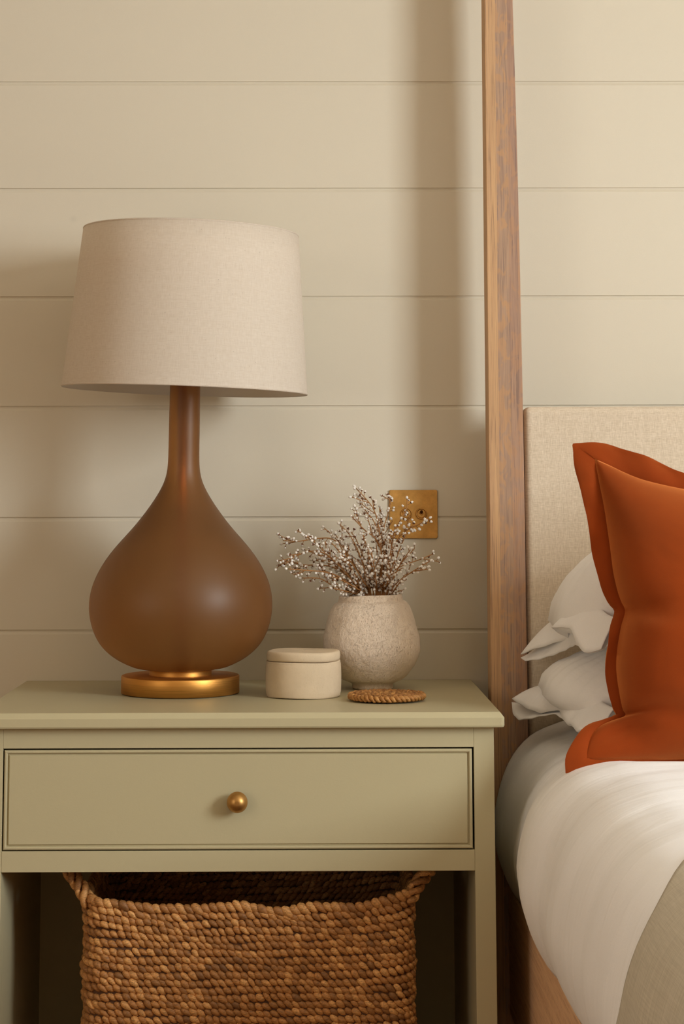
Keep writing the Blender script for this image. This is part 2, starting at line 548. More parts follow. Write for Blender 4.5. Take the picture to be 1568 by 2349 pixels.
SPRIGS = [[[0.1195,-0.16,0.8775],[0.1242,-0.1655,0.9448],[0.1199,-0.1696,0.9888],[0.1125,-0.1733,1.0167],[0.1007,-0.1767,1.0343],[0.0822,-0.18,1.0541]],[[0.1225,-0.16,0.8775],[0.126,-0.1545,0.9299],[0.1219,-0.1504,0.9701],[0.1133,-0.1467,0.9973],[0.1016,-0.1433,1.0135],[0.0884,-0.14,1.0284]],[[0.1254,-0.16,0.8775],[0.1291,-0.1517,0.9371],[0.1296,-0.1456,0.9847],[0.136,-0.1401,1.0083],[0.1416,-0.1349,1.0319],[0.1299,-0.13,1.0409]],[[0.1284,-0.16,0.8775],[0.1334,-0.1545,0.9298],[0.1405,-0.1504,0.9679],[0.1557,-0.1467,0.9972],[0.1687,-0.1433,1.0193],[0.1697,-0.14,1.0348]],[[0.1343,-0.16,0.8775],[0.141,-0.1683,0.9376],[0.152,-0.1744,0.9698],[0.171,-0.1799,0.9866],[0.187,-0.1851,0.9939],[0.2029,-0.19,1.0034]],[[0.1284,-0.16,0.8761],[0.1361,-0.1545,0.8969],[0.1475,-0.1504,0.9165],[0.1663,-0.1467,0.9258],[0.1896,-0.1433,0.9337],[0.2114,-0.14,0.9424]],[[0.1372,-0.16,0.8731],[0.1427,-0.171,0.8795],[0.1512,-0.1792,0.8929],[0.1642,-0.1866,0.9076],[0.1822,-0.1935,0.9201],[0.2031,-0.2,0.9326]],[[0.1181,-0.16,0.8775],[0.1252,-0.1738,0.9232],[0.1228,-0.184,0.9512],[0.113,-0.1932,0.971],[0.0945,-0.2018,0.9857],[0.0747,-0.21,1.0061]],[[0.1063,-0.16,0.8776],[0.0954,-0.16,0.9192],[0.0845,-0.16,0.9506],[0.0757,-0.16,0.9682],[0.0669,-0.16,0.9814],[0.0551,-0.16,0.9932]],[[0.1026,-0.16,0.8776],[0.0882,-0.1517,0.9079],[0.07,-0.1456,0.9407],[0.0538,-0.1401,0.9627],[0.042,-0.1349,0.9752],[0.0287,-0.13,0.987]],[[0.0915,-0.16,0.8791],[0.0697,-0.1552,0.9227],[0.0551,-0.1517,0.9578],[0.0396,-0.1485,0.9696],[0.0196,-0.1455,0.9703],[-0.0064,-0.1427,0.9666],[-0.0407,-0.14,0.9615]],[[0.0856,-0.16,0.8791],[0.0584,-0.1672,0.9195],[0.0326,-0.1725,0.9431],[0.0105,-0.1772,0.9498],[-0.0115,-0.1817,0.9449],[-0.0299,-0.1859,0.9378],[-0.0474,-0.19,0.9344]],[[0.0886,-0.16,0.8791],[0.0697,-0.149,0.9042],[0.044,-0.1408,0.9208],[0.0195,-0.1334,0.9251],[-0.0065,-0.1265,0.9249],[-0.0305,-0.12,0.9321]],[[0.0886,-0.16,0.8776],[0.0728,-0.1738,0.8929],[0.0507,-0.184,0.9078],[0.0272,-0.1932,0.9155],[0.0023,-0.2018,0.918],[-0.0326,-0.21,0.9213]],[[0.0886,-0.16,0.8747],[0.0752,-0.1655,0.8808],[0.0582,-0.1696,0.8869],[0.0391,-0.1733,0.8937],[0.0192,-0.1767,0.904],[-0.0094,-0.18,0.905]],[[0.09,-0.16,0.8747],[0.08,-0.1798,0.8786],[0.0687,-0.1945,0.8822],[0.0568,-0.2077,0.8858],[0.0421,-0.22,0.8893]],[[0.0974,-0.16,0.8762],[0.0802,-0.1738,0.8943],[0.0544,-0.184,0.9238],[0.0338,-0.1932,0.9422],[0.0177,-0.2018,0.9591],[-0.0005,-0.21,0.9738]],[[0.0974,-0.16,0.8776],[0.0779,-0.1798,0.9127],[0.0631,-0.1945,0.9349],[0.0505,-0.2077,0.952],[0.0394,-0.22,0.9645]],[[0.1107,-0.16,0.8776],[0.101,-0.1468,0.9187],[0.091,-0.137,0.9478],[0.0817,-0.1282,0.9698],[0.0707,-0.12,0.9845]],[[0.1151,-0.16,0.8776],[0.1102,-0.1798,0.909],[0.104,-0.1945,0.9385],[0.0979,-0.2077,0.9605],[0.0918,-0.22,0.9766]],[[0.1181,-0.16,0.8775],[0.1203,-0.1435,0.9038],[0.1194,-0.1313,0.9328],[0.117,-0.1203,0.9621],[0.1145,-0.11,0.9842]],[[0.1254,-0.16,0.8775],[0.1322,-0.1798,0.9089],[0.1377,-0.1945,0.942],[0.1417,-0.2077,0.9676],[0.1449,-0.22,0.9895]],[[0.1299,-0.16,0.8775],[0.1411,-0.1435,0.9038],[0.1507,-0.1313,0.9327],[0.1581,-0.1203,0.9524],[0.1648,-0.11,0.9692]],[[0.1328,-0.16,0.8775],[0.1411,-0.1765,0.8979],[0.151,-0.1887,0.92],[0.1608,-0.1997,0.937],[0.1706,-0.21,0.9517]],[[0.093,-0.16,0.8776],[0.0714,-0.1402,0.9016],[0.0494,-0.1255,0.9203],[0.0294,-0.1123,0.9288],[0.0092,-0.1,0.9321]],[[0.0945,-0.16,0.8762],[0.0783,-0.16,0.8879],[0.0584,-0.16,0.901],[0.0385,-0.16,0.912],[0.0179,-0.16,0.9194]],[[0.1048,-0.16,0.8776],[0.0954,-0.1831,0.8961],[0.0833,-0.2002,0.9156],[0.0721,-0.2156,0.932],[0.061,-0.23,0.9468]],[[0.1107,-0.16,0.8776],[0.1066,-0.1534,0.8948],[0.0994,-0.1485,0.9151],[0.0922,-0.1441,0.9333],[0.085,-0.14,0.9501]],[[0.1166,-0.16,0.8776],[0.115,-0.1864,0.8947],[0.1123,-0.2059,0.9136],[0.1088,-0.2236,0.9322],[0.1041,-0.24,0.9484]],[[0.121,-0.16,0.8775],[0.1241,-0.16,0.8936],[0.1271,-0.16,0.914],[0.1287,-0.16,0.9337],[0.1289,-0.16,0.9505]],[[0.1269,-0.16,0.8775],[0.1319,-0.1847,0.8932],[0.1364,-0.2031,0.9098],[0.1401,-0.2196,0.9233],[0.1439,-0.235,0.936]],[[0.1004,-0.16,0.8747],[0.0894,-0.1831,0.8831],[0.0744,-0.2002,0.8926],[0.0574,-0.2156,0.9019],[0.0391,-0.23,0.9097]],[[0.1343,-0.16,0.876],[0.1407,-0.1501,0.8828],[0.1484,-0.1428,0.8913],[0.1577,-0.1362,0.8998],[0.167,-0.13,0.9083]],[[0.0886,-0.16,0.8791],[0.0625,-0.1435,0.9113],[0.0374,-0.1313,0.9308],[0.0167,-0.1203,0.9424],[-0.0043,-0.11,0.9496]],[[0.1033,-0.16,0.8776],[0.0877,-0.1435,0.9091],[0.0732,-0.1313,0.9381],[0.0601,-0.1203,0.9585],[0.0483,-0.11,0.9747]],[[0.1225,-0.16,0.8775],[0.1264,-0.1435,0.9295],[0.1271,-0.1313,0.9719],[0.1247,-0.1203,0.9992],[0.1237,-0.11,1.0215]]]
PILLOW_UP_SEAM = [[0.3896,-0.19,0.8242],[0.3994,-0.2182,0.8345],[0.4076,-0.2464,0.8455],[0.4141,-0.2745,0.8555],[0.4183,-0.3027,0.8627],[0.4223,-0.3309,0.867],[0.4268,-0.3591,0.8712],[0.4319,-0.3873,0.8727],[0.438,-0.4155,0.8688],[0.4419,-0.4436,0.8624],[0.4469,-0.4718,0.8561],[0.4552,-0.5,0.8526]]
PILLOW_UP_TOP = [[0.3553,-0.19,0.7776],[0.3676,-0.2182,0.7877],[0.3859,-0.2464,0.7954],[0.4075,-0.2745,0.8051],[0.4223,-0.3027,0.8113],[0.3978,-0.3309,0.8244],[0.3846,-0.3591,0.8345],[0.4017,-0.3873,0.8349],[0.4088,-0.4155,0.8368],[0.4141,-0.4436,0.8154],[0.4205,-0.4718,0.8017],[0.4431,-0.5,0.8097]]
PILLOW_UP_BOT = [[0.3566,-0.178,0.7709],[0.3621,-0.2062,0.7689],[0.3806,-0.2344,0.774],[0.3973,-0.2625,0.7819],[0.4087,-0.2907,0.7896],[0.4157,-0.3189,0.7966],[0.4189,-0.3471,0.8029],[0.4207,-0.3753,0.807],[0.4223,-0.4035,0.8091],[0.425,-0.4316,0.8072],[0.4269,-0.4598,0.8001],[0.4462,-0.488,0.8082]]
PILLOW_LO_SEAM = [[0.3778,-0.19,0.724],[0.3847,-0.2182,0.7309],[0.3928,-0.2464,0.7356],[0.4007,-0.2745,0.7354],[0.4069,-0.3027,0.734],[0.4129,-0.3309,0.7332],[0.4188,-0.3591,0.7326],[0.4245,-0.3873,0.7313],[0.4313,-0.4155,0.7288],[0.4366,-0.4436,0.725],[0.4416,-0.4718,0.7214],[0.4492,-0.5,0.7179]]
PILLOW_LO_TOP = [[0.3397,-0.19,0.7048],[0.3482,-0.2182,0.7006],[0.3565,-0.2464,0.6965],[0.3688,-0.2745,0.6932],[0.3767,-0.3027,0.6942],[0.3859,-0.3309,0.7013],[0.3976,-0.3591,0.7043],[0.3965,-0.3873,0.6966],[0.4008,-0.4155,0.6904],[0.4051,-0.4436,0.691],[0.4078,-0.4718,0.6852],[0.4454,-0.5,0.6948]]
PILLOW_LO_BOT = [[0.3402,-0.178,0.6979],[0.3391,-0.2062,0.681],[0.3447,-0.2344,0.6763],[0.3544,-0.2625,0.6801],[0.3668,-0.2907,0.6867],[0.3789,-0.3189,0.6932],[0.3922,-0.3471,0.6982],[0.3981,-0.3753,0.6939],[0.4038,-0.4035,0.6877],[0.408,-0.4316,0.6877],[0.4107,-0.4598,0.6824],[0.4485,-0.488,0.6921]]

# ------------------------------------------------------------------ the room
X0, X1, Y0, Z1 = ROOM['x0'], ROOM['x1'], ROOM['y0'], ROOM['z1']
struct(box('floor', X0 - 0.1, X1 + 0.1, Y0 - 0.1, 0.1, -0.1, 0.0, M['carpet']))
struct(box('ceiling', X0 - 0.1, X1 + 0.1, Y0 - 0.1, 0.1, Z1, Z1 + 0.1, M['ceiling']))
struct(box('wall_rear', X0, X1, Y0 - 0.1, Y0, 0, Z1, M['room']))


def wall_with_hole(name, axis, pos, a0, a1, w, t):
    bm = bmesh.new()
    ya, yb, za, zb = w
    for (p, q, r, s) in ((a0, ya, 0, Z1), (yb, a1, 0, Z1), (ya, yb, 0, za), (ya, yb, zb, Z1)):
        g = bmesh.ops.create_cube(bm, size=1.0)
        for v in g['verts']:
            u = (p + q) / 2 + v.co.y * (q - p)
            d = pos + (v.co.x + 0.5) * t
            z = (r + s) / 2 + v.co.z * (s - r)
            v.co = (d, u, z) if axis == 'x' else (u, d, z)
    me = bpy.data.meshes.new(name)
    bm.to_mesh(me); bm.free()
    return struct(link(name, me, M['room']))


wall_with_hole('wall_right', 'x', X1, Y0 - 0.1, 0.1, (WIN1['y0'], WIN1['y1'], WIN1['z0'], WIN1['z1']), 0.1)
wall_with_hole('wall_left', 'x', X0 - 0.1, Y0 - 0.1, 0.1, (WIN2['y0'], WIN2['y1'], WIN2['z0'], WIN2['z1']), 0.1)


def window(name, axis, pos, w):
    a0, a1, z0, z1 = w
    parts = []
    fw = 0.05
    for (p, q, r, s) in ((a0, a0 + fw, z0, z1), (a1 - fw, a1, z0, z1), (a0, a1, z0, z0 + fw), (a0, a1, z1 - fw, z1)):
        d0, d1 = pos - 0.02, pos + 0.02
        c = [(d, u, z) if axis == 'x' else (u, d, z) for d in (d0, d1) for u in (p, q) for z in (r, s)]
        parts.append((c, [(0, 1, 3, 2), (4, 6, 7, 5), (0, 4, 5, 1), (2, 3, 7, 6), (0, 2, 6, 4), (1, 5, 7, 3)]))
    v, f = join(parts)
    return struct(mesh(name, v, f, M['white_frame'], smooth=False))


window('window_1', 'x', X1 - 0.01, (WIN1['y0'], WIN1['y1'], WIN1['z0'], WIN1['z1']))
window('window_2', 'x', X0 + 0.01, (WIN2['y0'], WIN2['y1'], WIN2['z0'], WIN2['z1']))

# back wall: backing with painted horizontal boards
wall = struct(box('wall_back', X0, X1, 0.0029, 0.1, 0, Z1, M['wall']))
G0, GP, GAP = 1.7959, 0.19752, 0.0036
edges = sorted([G0 + k * GP for k in range(-12, 5)])
edges = [e for e in edges if 0.02 < e < Z1 - 0.02]
lows = [0.0] + edges
highs = [e - GAP for e in edges] + [Z1]
for zl, zh in zip(lows, highs):
    pr = [(0.0031, zl), (0.0005, zl), (0.0, zl + 0.0005), (0.0, zh - 0.0040), (0.0005, zh - 0.0034), (0.0024, zh), (0.0031, zh)]
    V = [(x, y, z) for x in (X0, X1) for y, z in pr]
    k = len(pr)
    F = [(i, i + 1, k + i + 1, k + i) for i in range(k - 1)]
    mesh('board', V, F, M['wall'], wall, smooth=False)

# ------------------------------------------------------------------ nightstand
NX0, NX1, NC0, NC1 = -0.502, 0.2933, -0.4865, 0.2784
YT, YF, ZT, ZB = -0.5252, -0.5072, 0.72, 0.6974
OL, OR, OT, OB, OO = -0.4562, 0.248, 0.6669, 0.5174, 0.4869
ns = thing('nightstand', 'olive-beige painted nightstand with one drawer and an open shelf', 'nightstand', (-0.104, -0.26, 0))


def tabletop():
    # ring profile swept round the rectangle: crisp chamfer above, eased edge below
    prof = [(0.0, ZB), (-0.0, ZB), (0.0, ZB)]
    rings = [(0.004, ZB), (0.001, ZB + 0.0008), (0.0, ZB + 0.003), (0.0, ZT - 0.008), (0.0012, ZT - 0.0066), (0.0058, ZT - 0.0008), (0.0072, ZT)]
    V, F = [], []
    for u, z in rings:
        r = max(0.0052 - u, 0.0004)
        ring = []
        for cx, a0 in ((NX0 + u + r, 180), (NX1 - u - r, 270)):
            for k in range(6):
                t = math.radians(a0 + 18 * k)
                ring.append((cx + r * math.cos(t), YT + u + r + r * math.sin(t), z))
        V += ring + [(NX1 - u, -0.001, z), (NX0 + u, -0.001, z)]
    n = 14
    for i in range(len(rings) - 1):
        for k in range(n):
            a, b = i * n + k, i * n + (k + 1) % n
            F.append((a, b, b + n, a + n))
    F.append(tuple(range(n))[::-1])
    F.append(tuple((len(rings) - 1) * n + k for k in range(n)))
    return mesh('table_top', V, F, M['cabinet'], ns, smooth=False)


tabletop()
ft = 0.022
box('stile', NC0, OL, YF, YF + ft, 0.0, ZB, M['cabinet'], ns, 0.0008)
box('stile', OR, NC1, YF, YF + ft, 0.0, ZB, M['cabinet'], ns, 0.0008)
box('top_rail', OL, OR, YF, YF + ft, OT, ZB, M['cabinet'], ns, 0.0006)
box('drawer_rail', OL, OR, YF, YF + ft, OO, OB, M['cabinet'], ns, 0.0008)
box('bottom_rail', OL, OR, YF, YF + ft, 0.05, 0.095, M['cabinet'], ns, 0.0008)
box('side_panel', NC0, OL, YF + ft, -0.012, 0.0, ZB, M['cabinet'], ns)
box('side_panel', OR, NC1, YF + ft, -0.012, 0.0, ZB, M['cabinet'], ns)
box('back_panel', OL, OR, -0.07, -0.055, 0.095, ZB, M['cabinet'], ns)
box('shelf', OL, OR, YF + ft, -0.07, 0.08, 0.10, M['cabinet'], ns)
box('dust_panel', OL, OR, YF + ft, -0.07, 0.512, 0.5165, M['cabinet'], ns)

# drawer front with cock bead
DX0, DX1, DZ0, DZ1 = OL + 0.0021, OR - 0.0028, OB + 0.0018, OT - 0.0024
rings = [(0.0, 0.016), (0.0, 0.0012), (0.0007, 0.0002), (0.002, -0.0004), (0.0036, -0.0003), (0.0046, 0.0006), (0.005, 0.0036), (0.0064, 0.0036), (0.0078, 0.0012), (0.0081, 0.0009)]
V, F = [], []
for u, d in rings:
    V += [(DX0 + u, YF + d, DZ0 + u), (DX1 - u, YF + d, DZ0 + u), (DX1 - u, YF + d, DZ1 - u), (DX0 + u, YF + d, DZ1 - u)]
for i in range(len(rings) - 1):
    for k in range(4):
        a, b = i * 4 + k, i * 4 + (k + 1) % 4
        F.append((a, b, b + 4, a + 4))
F.append((3, 2, 1, 0))
drawer = mesh('drawer', V, F, M['cabinet'], ns, smooth=False)
u, d = rings[-1]
box('drawer_panel', DX0 + u, DX1 - u, YF + d, YF + 0.016, DZ0 + u, DZ1 - u, M['cabinet'], drawer)
KX, KZ = -0.1055, 0.5896
kp = [(0.0, -0.0285), (0.004, -0.0282), (0.0085, -0.0262), (0.0125, -0.0222), (0.0150, -0.0170), (0.0155, -0.0140), (0.0148, -0.0105), (0.0125, -0.0070), (0.0090, -0.0046), (0.0068, -0.0036), (0.0062, -0.002), (0.0066, 0.0015)]
V = []
kp = smooth_prof(kp, 4)
for i in range(48):
    t = 2 * math.pi * i / 48
    for r, dd in kp:
        V.append((KX + r * math.cos(t), YF + dd, KZ + r * math.sin(t)))
mesh('knob', V, grid_faces(48, len(kp), True), M['brass_knob'], drawer)

# ------------------------------------------------------------------ lamp
LX, LY = -0.2104, -0.224
lamp = thing('table_lamp', 'bronze teardrop table lamp with a tapered linen drum shade', 'lamp', (LX, LY, 0.72))
lathe('base_plate', [(0.0, 0.7203), (0.088, 0.7203), (0.0935, 0.7205), (0.0972, 0.7218), (0.0972, 0.7475), (0.0964, 0.7492), (0.0945, 0.75), (0.06, 0.75), (0.0, 0.75)], (LX, LY, 0), M['brass'], lamp, cap=False)
lathe('collar', [(0.0515, 0.7495), (0.0515, 0.7610), (0.0505, 0.762), (0.046, 0.762), (0.046, 0.7495)], (LX, LY, 0), M['brass'], lamp, cap=False)
body = [(0.0, 0.7585), (0.045, 0.7585), (0.064, 0.7600), (0.0825, 0.7645), (0.1015, 0.7730), (0.1241, 0.7895), (0.1393, 0.8097), (0.1487, 0.836), (0.1521, 0.8610), (0.1496, 0.8866), (0.1410, 0.9112), (0.1255, 0.9388), (0.1055, 0.9642), (0.0828, 0.989), (0.0617, 1.0156), (0.0436, 1.0423), (0.0328, 1.0618), (0.0277, 1.0777), (0.026, 1.0987), (0.0257, 1.1714), (0.0252, 1.2225), (0.025, 1.275), (0.0, 1.275)]
bp = np.array(smooth_prof(body, 6))
for _ in range(14):
    bp[16:-14] = 0.25 * bp[15:-15] + 0.5 * bp[16:-14] + 0.25 * bp[17:-13]
lathe('body', [tuple(p) for p in bp], (LX, LY, 0), M['bronze'], lamp, n=128, tf=lambda p: Vector((p.x + max(0.0, p.z - 0.85) * 0.0135, p.y, p.z)), cap=False)
lathe('inner_rod', [(0.0, 0.757), (0.006, 0.757), (0.006, 1.274), (0.0, 1.274)], (LX + 0.002, LY, 0), M['brass'], lamp, n=24, cap=False)
SCX, SCZ = -0.2058, 1.2172
tilt = Matrix.Rotation(0.036, 3, 'Y')
tilt2 = Matrix.Rotation(0.012, 3, 'X')
stf = lambda p: tilt @ (tilt2 @ p)
SH, RB, RT = 0.2685, 0.2058, 0.1815
shade = lathe('shade', [(RB, 0.0), (RB - 0.25 * (RB - RT), SH * 0.25), (RB - 0.5 * (RB - RT), SH * 0.5), (RB - 0.75 * (RB - RT), SH * 0.75), (RT, SH), (RT - 0.0012, SH + 0.0004), (RT - 0.0016, SH - 0.002)], (SCX, LY, SCZ), M['linen_shade'], lamp, n=160, tf=stf, cap=False)
lathe('liner', [(RB - 0.0002, 0.0), (RB - 0.0022, 0.0003), (RT - 0.0022, SH - 0.001)], (SCX, LY, SCZ), M['liner'], shade, n=160, tf=stf, cap=False)
for rr, zz in ((RB - 0.0003, 0.0014), (RT - 0.0003, SH - 0.0014)):
    ring = [stf(Vector((rr * math.cos(2 * math.pi * i / 160), rr * math.sin(2 * math.pi * i / 160), zz))) + Vector((SCX, LY, SCZ)) for i in range(160)]
    v, f = tube_data([tuple(p) for p in ring], 0.0011, 8, True)
    mesh('hem', v, f, M['linen_shade'], shade, uv=[(p[0], p[2]) for p in v])
# spider that carries the shade and the lamp holder
v, f = join([tube_data([(SCX + 0.012 * math.cos(a), LY + 0.012 * math.sin(a), 1.285), (SCX + 0.10 * math.cos(a), LY + 0.10 * math.sin(a), 1.285), (SCX + 0.186 * math.cos(a), LY + 0.186 * math.sin(a), 1.33 - 0.036 * 0.19 * math.cos(a))], 0.0018, 6) for a in (0.5, 0.5 + 2.094, 0.5 + 4.189)])
mesh('spider', v, f, M['brass'], lamp)
lathe('lamp_holder', [(0.0, 1.27), (0.019, 1.27), (0.02, 1.275), (0.02, 1.325), (0.016, 1.332), (0.0, 1.332)], (SCX, LY, 0), M['dark_brass'], lamp, n=32, cap=False)
v, f = tube_data(spline([(LX - 0.05, LY + 0.088, 0.724), (LX - 0.068, LY + 0.108, 0.728), (LX - 0.078, LY + 0.118, 0.735), (LX - 0.09, LY + 0.135, 0.736), (LX - 0.10, LY + 0.165, 0.727), (LX - 0.10, LY + 0.20, 0.7235)], 40), 0.0028, 10)
mesh('power_cord', v, f, M['cord'], lamp)

# ------------------------------------------------------------------ lidded box
BX, BY = -0.0075, -0.2782
bxt = thing('trinket_box', 'round cream stoneware trinket box with flat lid', 'box', (BX, BY, 0.72))
wob = lambda p: Vector((p.x * (1 + 0.006 * math.sin(2 * math.atan2(p.y, p.x))), p.y, p.z + 0.0006 * math.sin(3 * math.atan2(p.y, p.x) + 1)))
lathe('body', smooth_prof([(0.0, 0.7206), (0.054, 0.7206), (0.0588, 0.7222), (0.0606, 0.726), (0.0612, 0.738), (0.0614, 0.752), (0.0611, 0.766), (0.0604, 0.7735), (0.0588, 0.7762), (0.055, 0.777), (0.0, 0.777)], 4), (BX, BY, 0), M['box'], bxt, n=96, tf=wob, cap=False)
lathe('lid', smooth_prof([(0.0, 0.7776), (0.055, 0.7776), (0.0588, 0.7784), (0.0598, 0.781), (0.0598, 0.7880), (0.0593, 0.7908), (0.0578, 0.7922), (0.0545, 0.7929), (0.03, 0.7932), (0.0, 0.7932)], 4), (BX, BY, 0), M['box'], bxt, n=96, tf=wob, cap=False)

# ------------------------------------------------------------------ vase
VX, VY = 0.1085, -0.16
vp = [(0.0, 0.7206), (0.0325, 0.7206), (0.0343, 0.7218), (0.0348, 0.7285), (0.0395, 0.7318), (0.0516, 0.7371), (0.0657, 0.7515), (0.0753, 0.7659), (0.0808, 0.781), (0.082, 0.7934), (0.0808, 0.806), (0.0776, 0.8186), (0.0714, 0.8427), (0.0668, 0.8535), (0.0612, 0.8618), (0.0572, 0.864), (0.0545, 0.866), (0.0537, 0.8705), (0.0525, 0.875), (0.0505, 0.8765), (0.0485, 0.875), (0.0478, 0.868), (0.052, 0.85), (0.062, 0.82), (0.066, 0.79), (0.06, 0.76), (0.04, 0.74), (0.0, 0.738)]


def vase_tf(p):
    a = math.atan2(p.y, p.x)
    k = max(0.0, min(1.0, (p.z - 0.74) / 0.1))
    r = math.hypot(p.x, p.y)
    if r > 1e-4:
        q = Vector((math.cos(a) * 2.2, math.sin(a) * 2.2, p.z * 30))
        d = 0.0011 * noise.noise(q) + 0.0007 * noise.noise(q * 3.3) + 0.00045 * noise.noise(q * 8.0)
        w = 1.0 if r > 0.036 else 0.25
        s = 1 + w * d / max(r, 0.02)
        p = Vector((p.x * s, p.y * s, p.z))
    return Vector((p.x - k * 0.003, p.y, p.z + 0.032 * p.x * k + 0.0006 * k * math.sin(3 * a)))


lat_v = lathe('ceramic_vase', smooth_prof(vp, 7), (VX, VY, 0), M['vase'], None, n=200, tf=vase_tf, cap=False)
tag(lat_v, 'rough textured cream ceramic vase holding dried berry sprigs', 'vase')

# ------------------------------------------------------------------ dried sprigs
SPRIG_LABEL = [
    'dried white-berried sprig with the highest tip, left of the switch plate',
    'white-berried sprig tip just below and right of the tallest sprig',
    'upright berried sprig at the left edge of the brass switch plate',
    'berried sprig crossing the left toggle of the brass switch plate',
    'arching berried sprig reaching under the right toggle of the switch plate',
    'upper of the two berried sprigs pointing right below the switch plate',
    'lower of the two berried sprigs pointing right below the switch plate',
    'slanting berried sprig with tip at the wall groove above the bunch',
    'short berried sprig tip left of the slanting middle sprig',
    'berried sprig tip above the arching left sprig',
    'long berried sprig arching over to the left, uppermost on that side',
    'berried sprig reaching furthest left towards the lamp',
    'thin berried sprig just under the furthest-left one',
    'level berried sprig pointing left, second lowest on the lamp side',
    'lowest long berried sprig pointing left above the vase',
    'short berried sprig drooping over the left of the vase rim']


def sphere_template(nu, nv, capk):
    V, F, MI = [(0, 0, 0.0)], [], []
    for j in range(1, nv):
        t = math.pi * j / nv
        for i in range(nu):
            a = 2 * math.pi * i / nu
            V.append((math.sin(t) * math.cos(a), math.sin(t) * math.sin(a), 1 - math.cos(t)))
    V.append((0, 0, 2.0))
    for i in range(nu):
        F.append((0, 1 + (i + 1) % nu, 1 + i)); MI.append(1)
    for j in range(nv - 2):
        for i in range(nu):
            a, b = 1 + j * nu, 1 + (j + 1) * nu
            F.append((a + i, a + (i + 1) % nu, b + (i + 1) % nu, b + i)); MI.append(1 if j < capk else 0)
    k = 1 + (nv - 2) * nu
    for i in range(nu):
        F.append((k + i, k + (i + 1) % nu, len(V) - 1)); MI.append(0)
    return np.array(V), F, MI


BTS = (sphere_template(7, 5, 0), sphere_template(7, 5, 1))


def frame(d):
    d = d / (np.linalg.norm(d) + 1e-9)
    u = np.cross(d, (0.3, 0.2, 0.9))
    u /= np.linalg.norm(u) + 1e-9
    return u, np.cross(d, u), d


def sprig(path, label, group, rs):
    root = np.array([VX + (path[0][0] - VX) * 0.5, VY + (path[0][1] - VY) * 0.5, 0.80])
    ctl = [root] + [np.array(p) for p in path]
    P = spline(ctl, 60)
    parts = [tube_data(P, np.linspace(0.0016, 0.0008, 60), 6)]
    o = mesh('dried_berry_sprig', [(0, 0, 0)], [], None)  # replaced below
    bpy.data.objects.remove(o, do_unlink=True)
    seg = np.linalg.norm(np.diff(P, axis=0), axis=1)
    s = np.concatenate([[0], np.cumsum(seg)])
    ends = []

    def at(t):
        return np.array([np.interp(t, s, P[:, k]) for k in range(3)])

    def rnd():
        v = np.array([rs.gauss(0, 1) for _ in range(3)])
        return v / np.linalg.norm(v)
    L = s[-1]
    t = 0.085
    side = 1
    while t < L:
        p, q = at(t), at(min(L, t + 0.004))
        d = q - p
        d = d / (np.linalg.norm(d) + 1e-9)
        perp = rnd(); perp -= d * perp.dot(d)
        perp /= np.linalg.norm(perp) + 1e-9
        ln = rs.uniform(0.0035, 0.008)
        e = p + (d * 0.55 + perp) * ln * 0.85
        ends.append((p, e))
        if rs.random() < 0.22 and t < L - 0.012:
            tl = rs.uniform(0.012, 0.026)
            tw = [p, p + (d * 0.8 + perp * 0.6) * tl * 0.5, p + (d * 1.0 + perp * 0.75) * tl + np.array([0, 0, 0.002])]
            parts.append(tube_data(spline(tw, 6), 0.0007, 4))
            a = np.array(tw)
            for u in (0.45, 0.65, 0.85, 1.0):
                pp = a[0] + (a[2] - a[0]) * u
                pr = rnd()
                ends.append((pp, pp + (pr * 0.8 + d * 0.4) * rs.uniform(0.003, 0.0055)))
        t += rs.uniform(0.0048, 0.0085)
    ends.append((P[-2], P[-1] + (P[-1] - P[-2]) * 0.3))
    BV, BF, BM = [], [], []
    for p, e in ends:
        if e[2] < 0.872 and math.hypot(e[0] - VX, e[1] - VY) > 0.046:
            continue
        parts.append(tube_data([p, (p + e) / 2 + np.array([0, 0, -0.0003]), e], 0.0006, 3))
        u, v, w = frame(e - p)
        r = rs.uniform(0.0019, 0.0029)
        el = rs.uniform(1.0, 1.35)
        BT = BTS[rs.random() < 0.4]
        T = BT[0]
        k = len(BV)
        pts = e + r * (T[:, :1] * u + T[:, 1:2] * v) * np.where(T[:, 2:] > 1.0, 0.92, 1.0) + r * el * T[:, 2:] * w
        BV.extend(pts.tolist())
        BF.extend(tuple(i + k for i in q) for q in BT[1])
        BM.extend(BT[2])
    th = thing('dried_berry_sprig', label, 'dried sprig', tuple(root), group)
    v, f = join(parts)
    mesh('stem', v, f, M['twig'], th)
    b = mesh('berries', BV, BF, [M['berry'], M['berry_cap']], th, mi=BM)
    b['kind'] = 'stuff'
    return th


for i, path in enumerate(SPRIGS):
    sprig(path, SPRIG_LABEL[i] if i < len(SPRIG_LABEL) else 'white-berried dried sprig packed in the middle of the vase bunch',
          'dried berry sprigs in the vase', random.Random(100 + i))


# ------------------------------------------------------------------ woven coaster
def braid_ring(R0, cz, w, h, r, waves):
    parts = []
    for k in range(3):
        n = waves * 14
        path = []
        for i in range(n):
            a = 2 * math.pi * i / n
            th = waves * a + k * 2 * math.pi / 3
            jn = noise.noise(Vector((math.cos(a) * 9, math.sin(a) * 9, k * 5 + R0 * 200)))
            rr = R0 + w * math.sin(th + 0.5 * jn) + 0.0009 * jn
            path.append((CX + rr * math.cos(a), CY + rr * math.sin(a), cz + h * math.sin(2 * th + 0.6 * jn) + 0.0008 * jn))
        rad = [r * (0.8 + 0.25 * math.cos(waves * 2 * math.pi * i / n + k * 2.094)) * (1 + 0.12 * math.sin(i * 1.7 + k)) for i in range(n)]
        parts.append(tube_data(path, rad, 8, True))
    return join(parts)


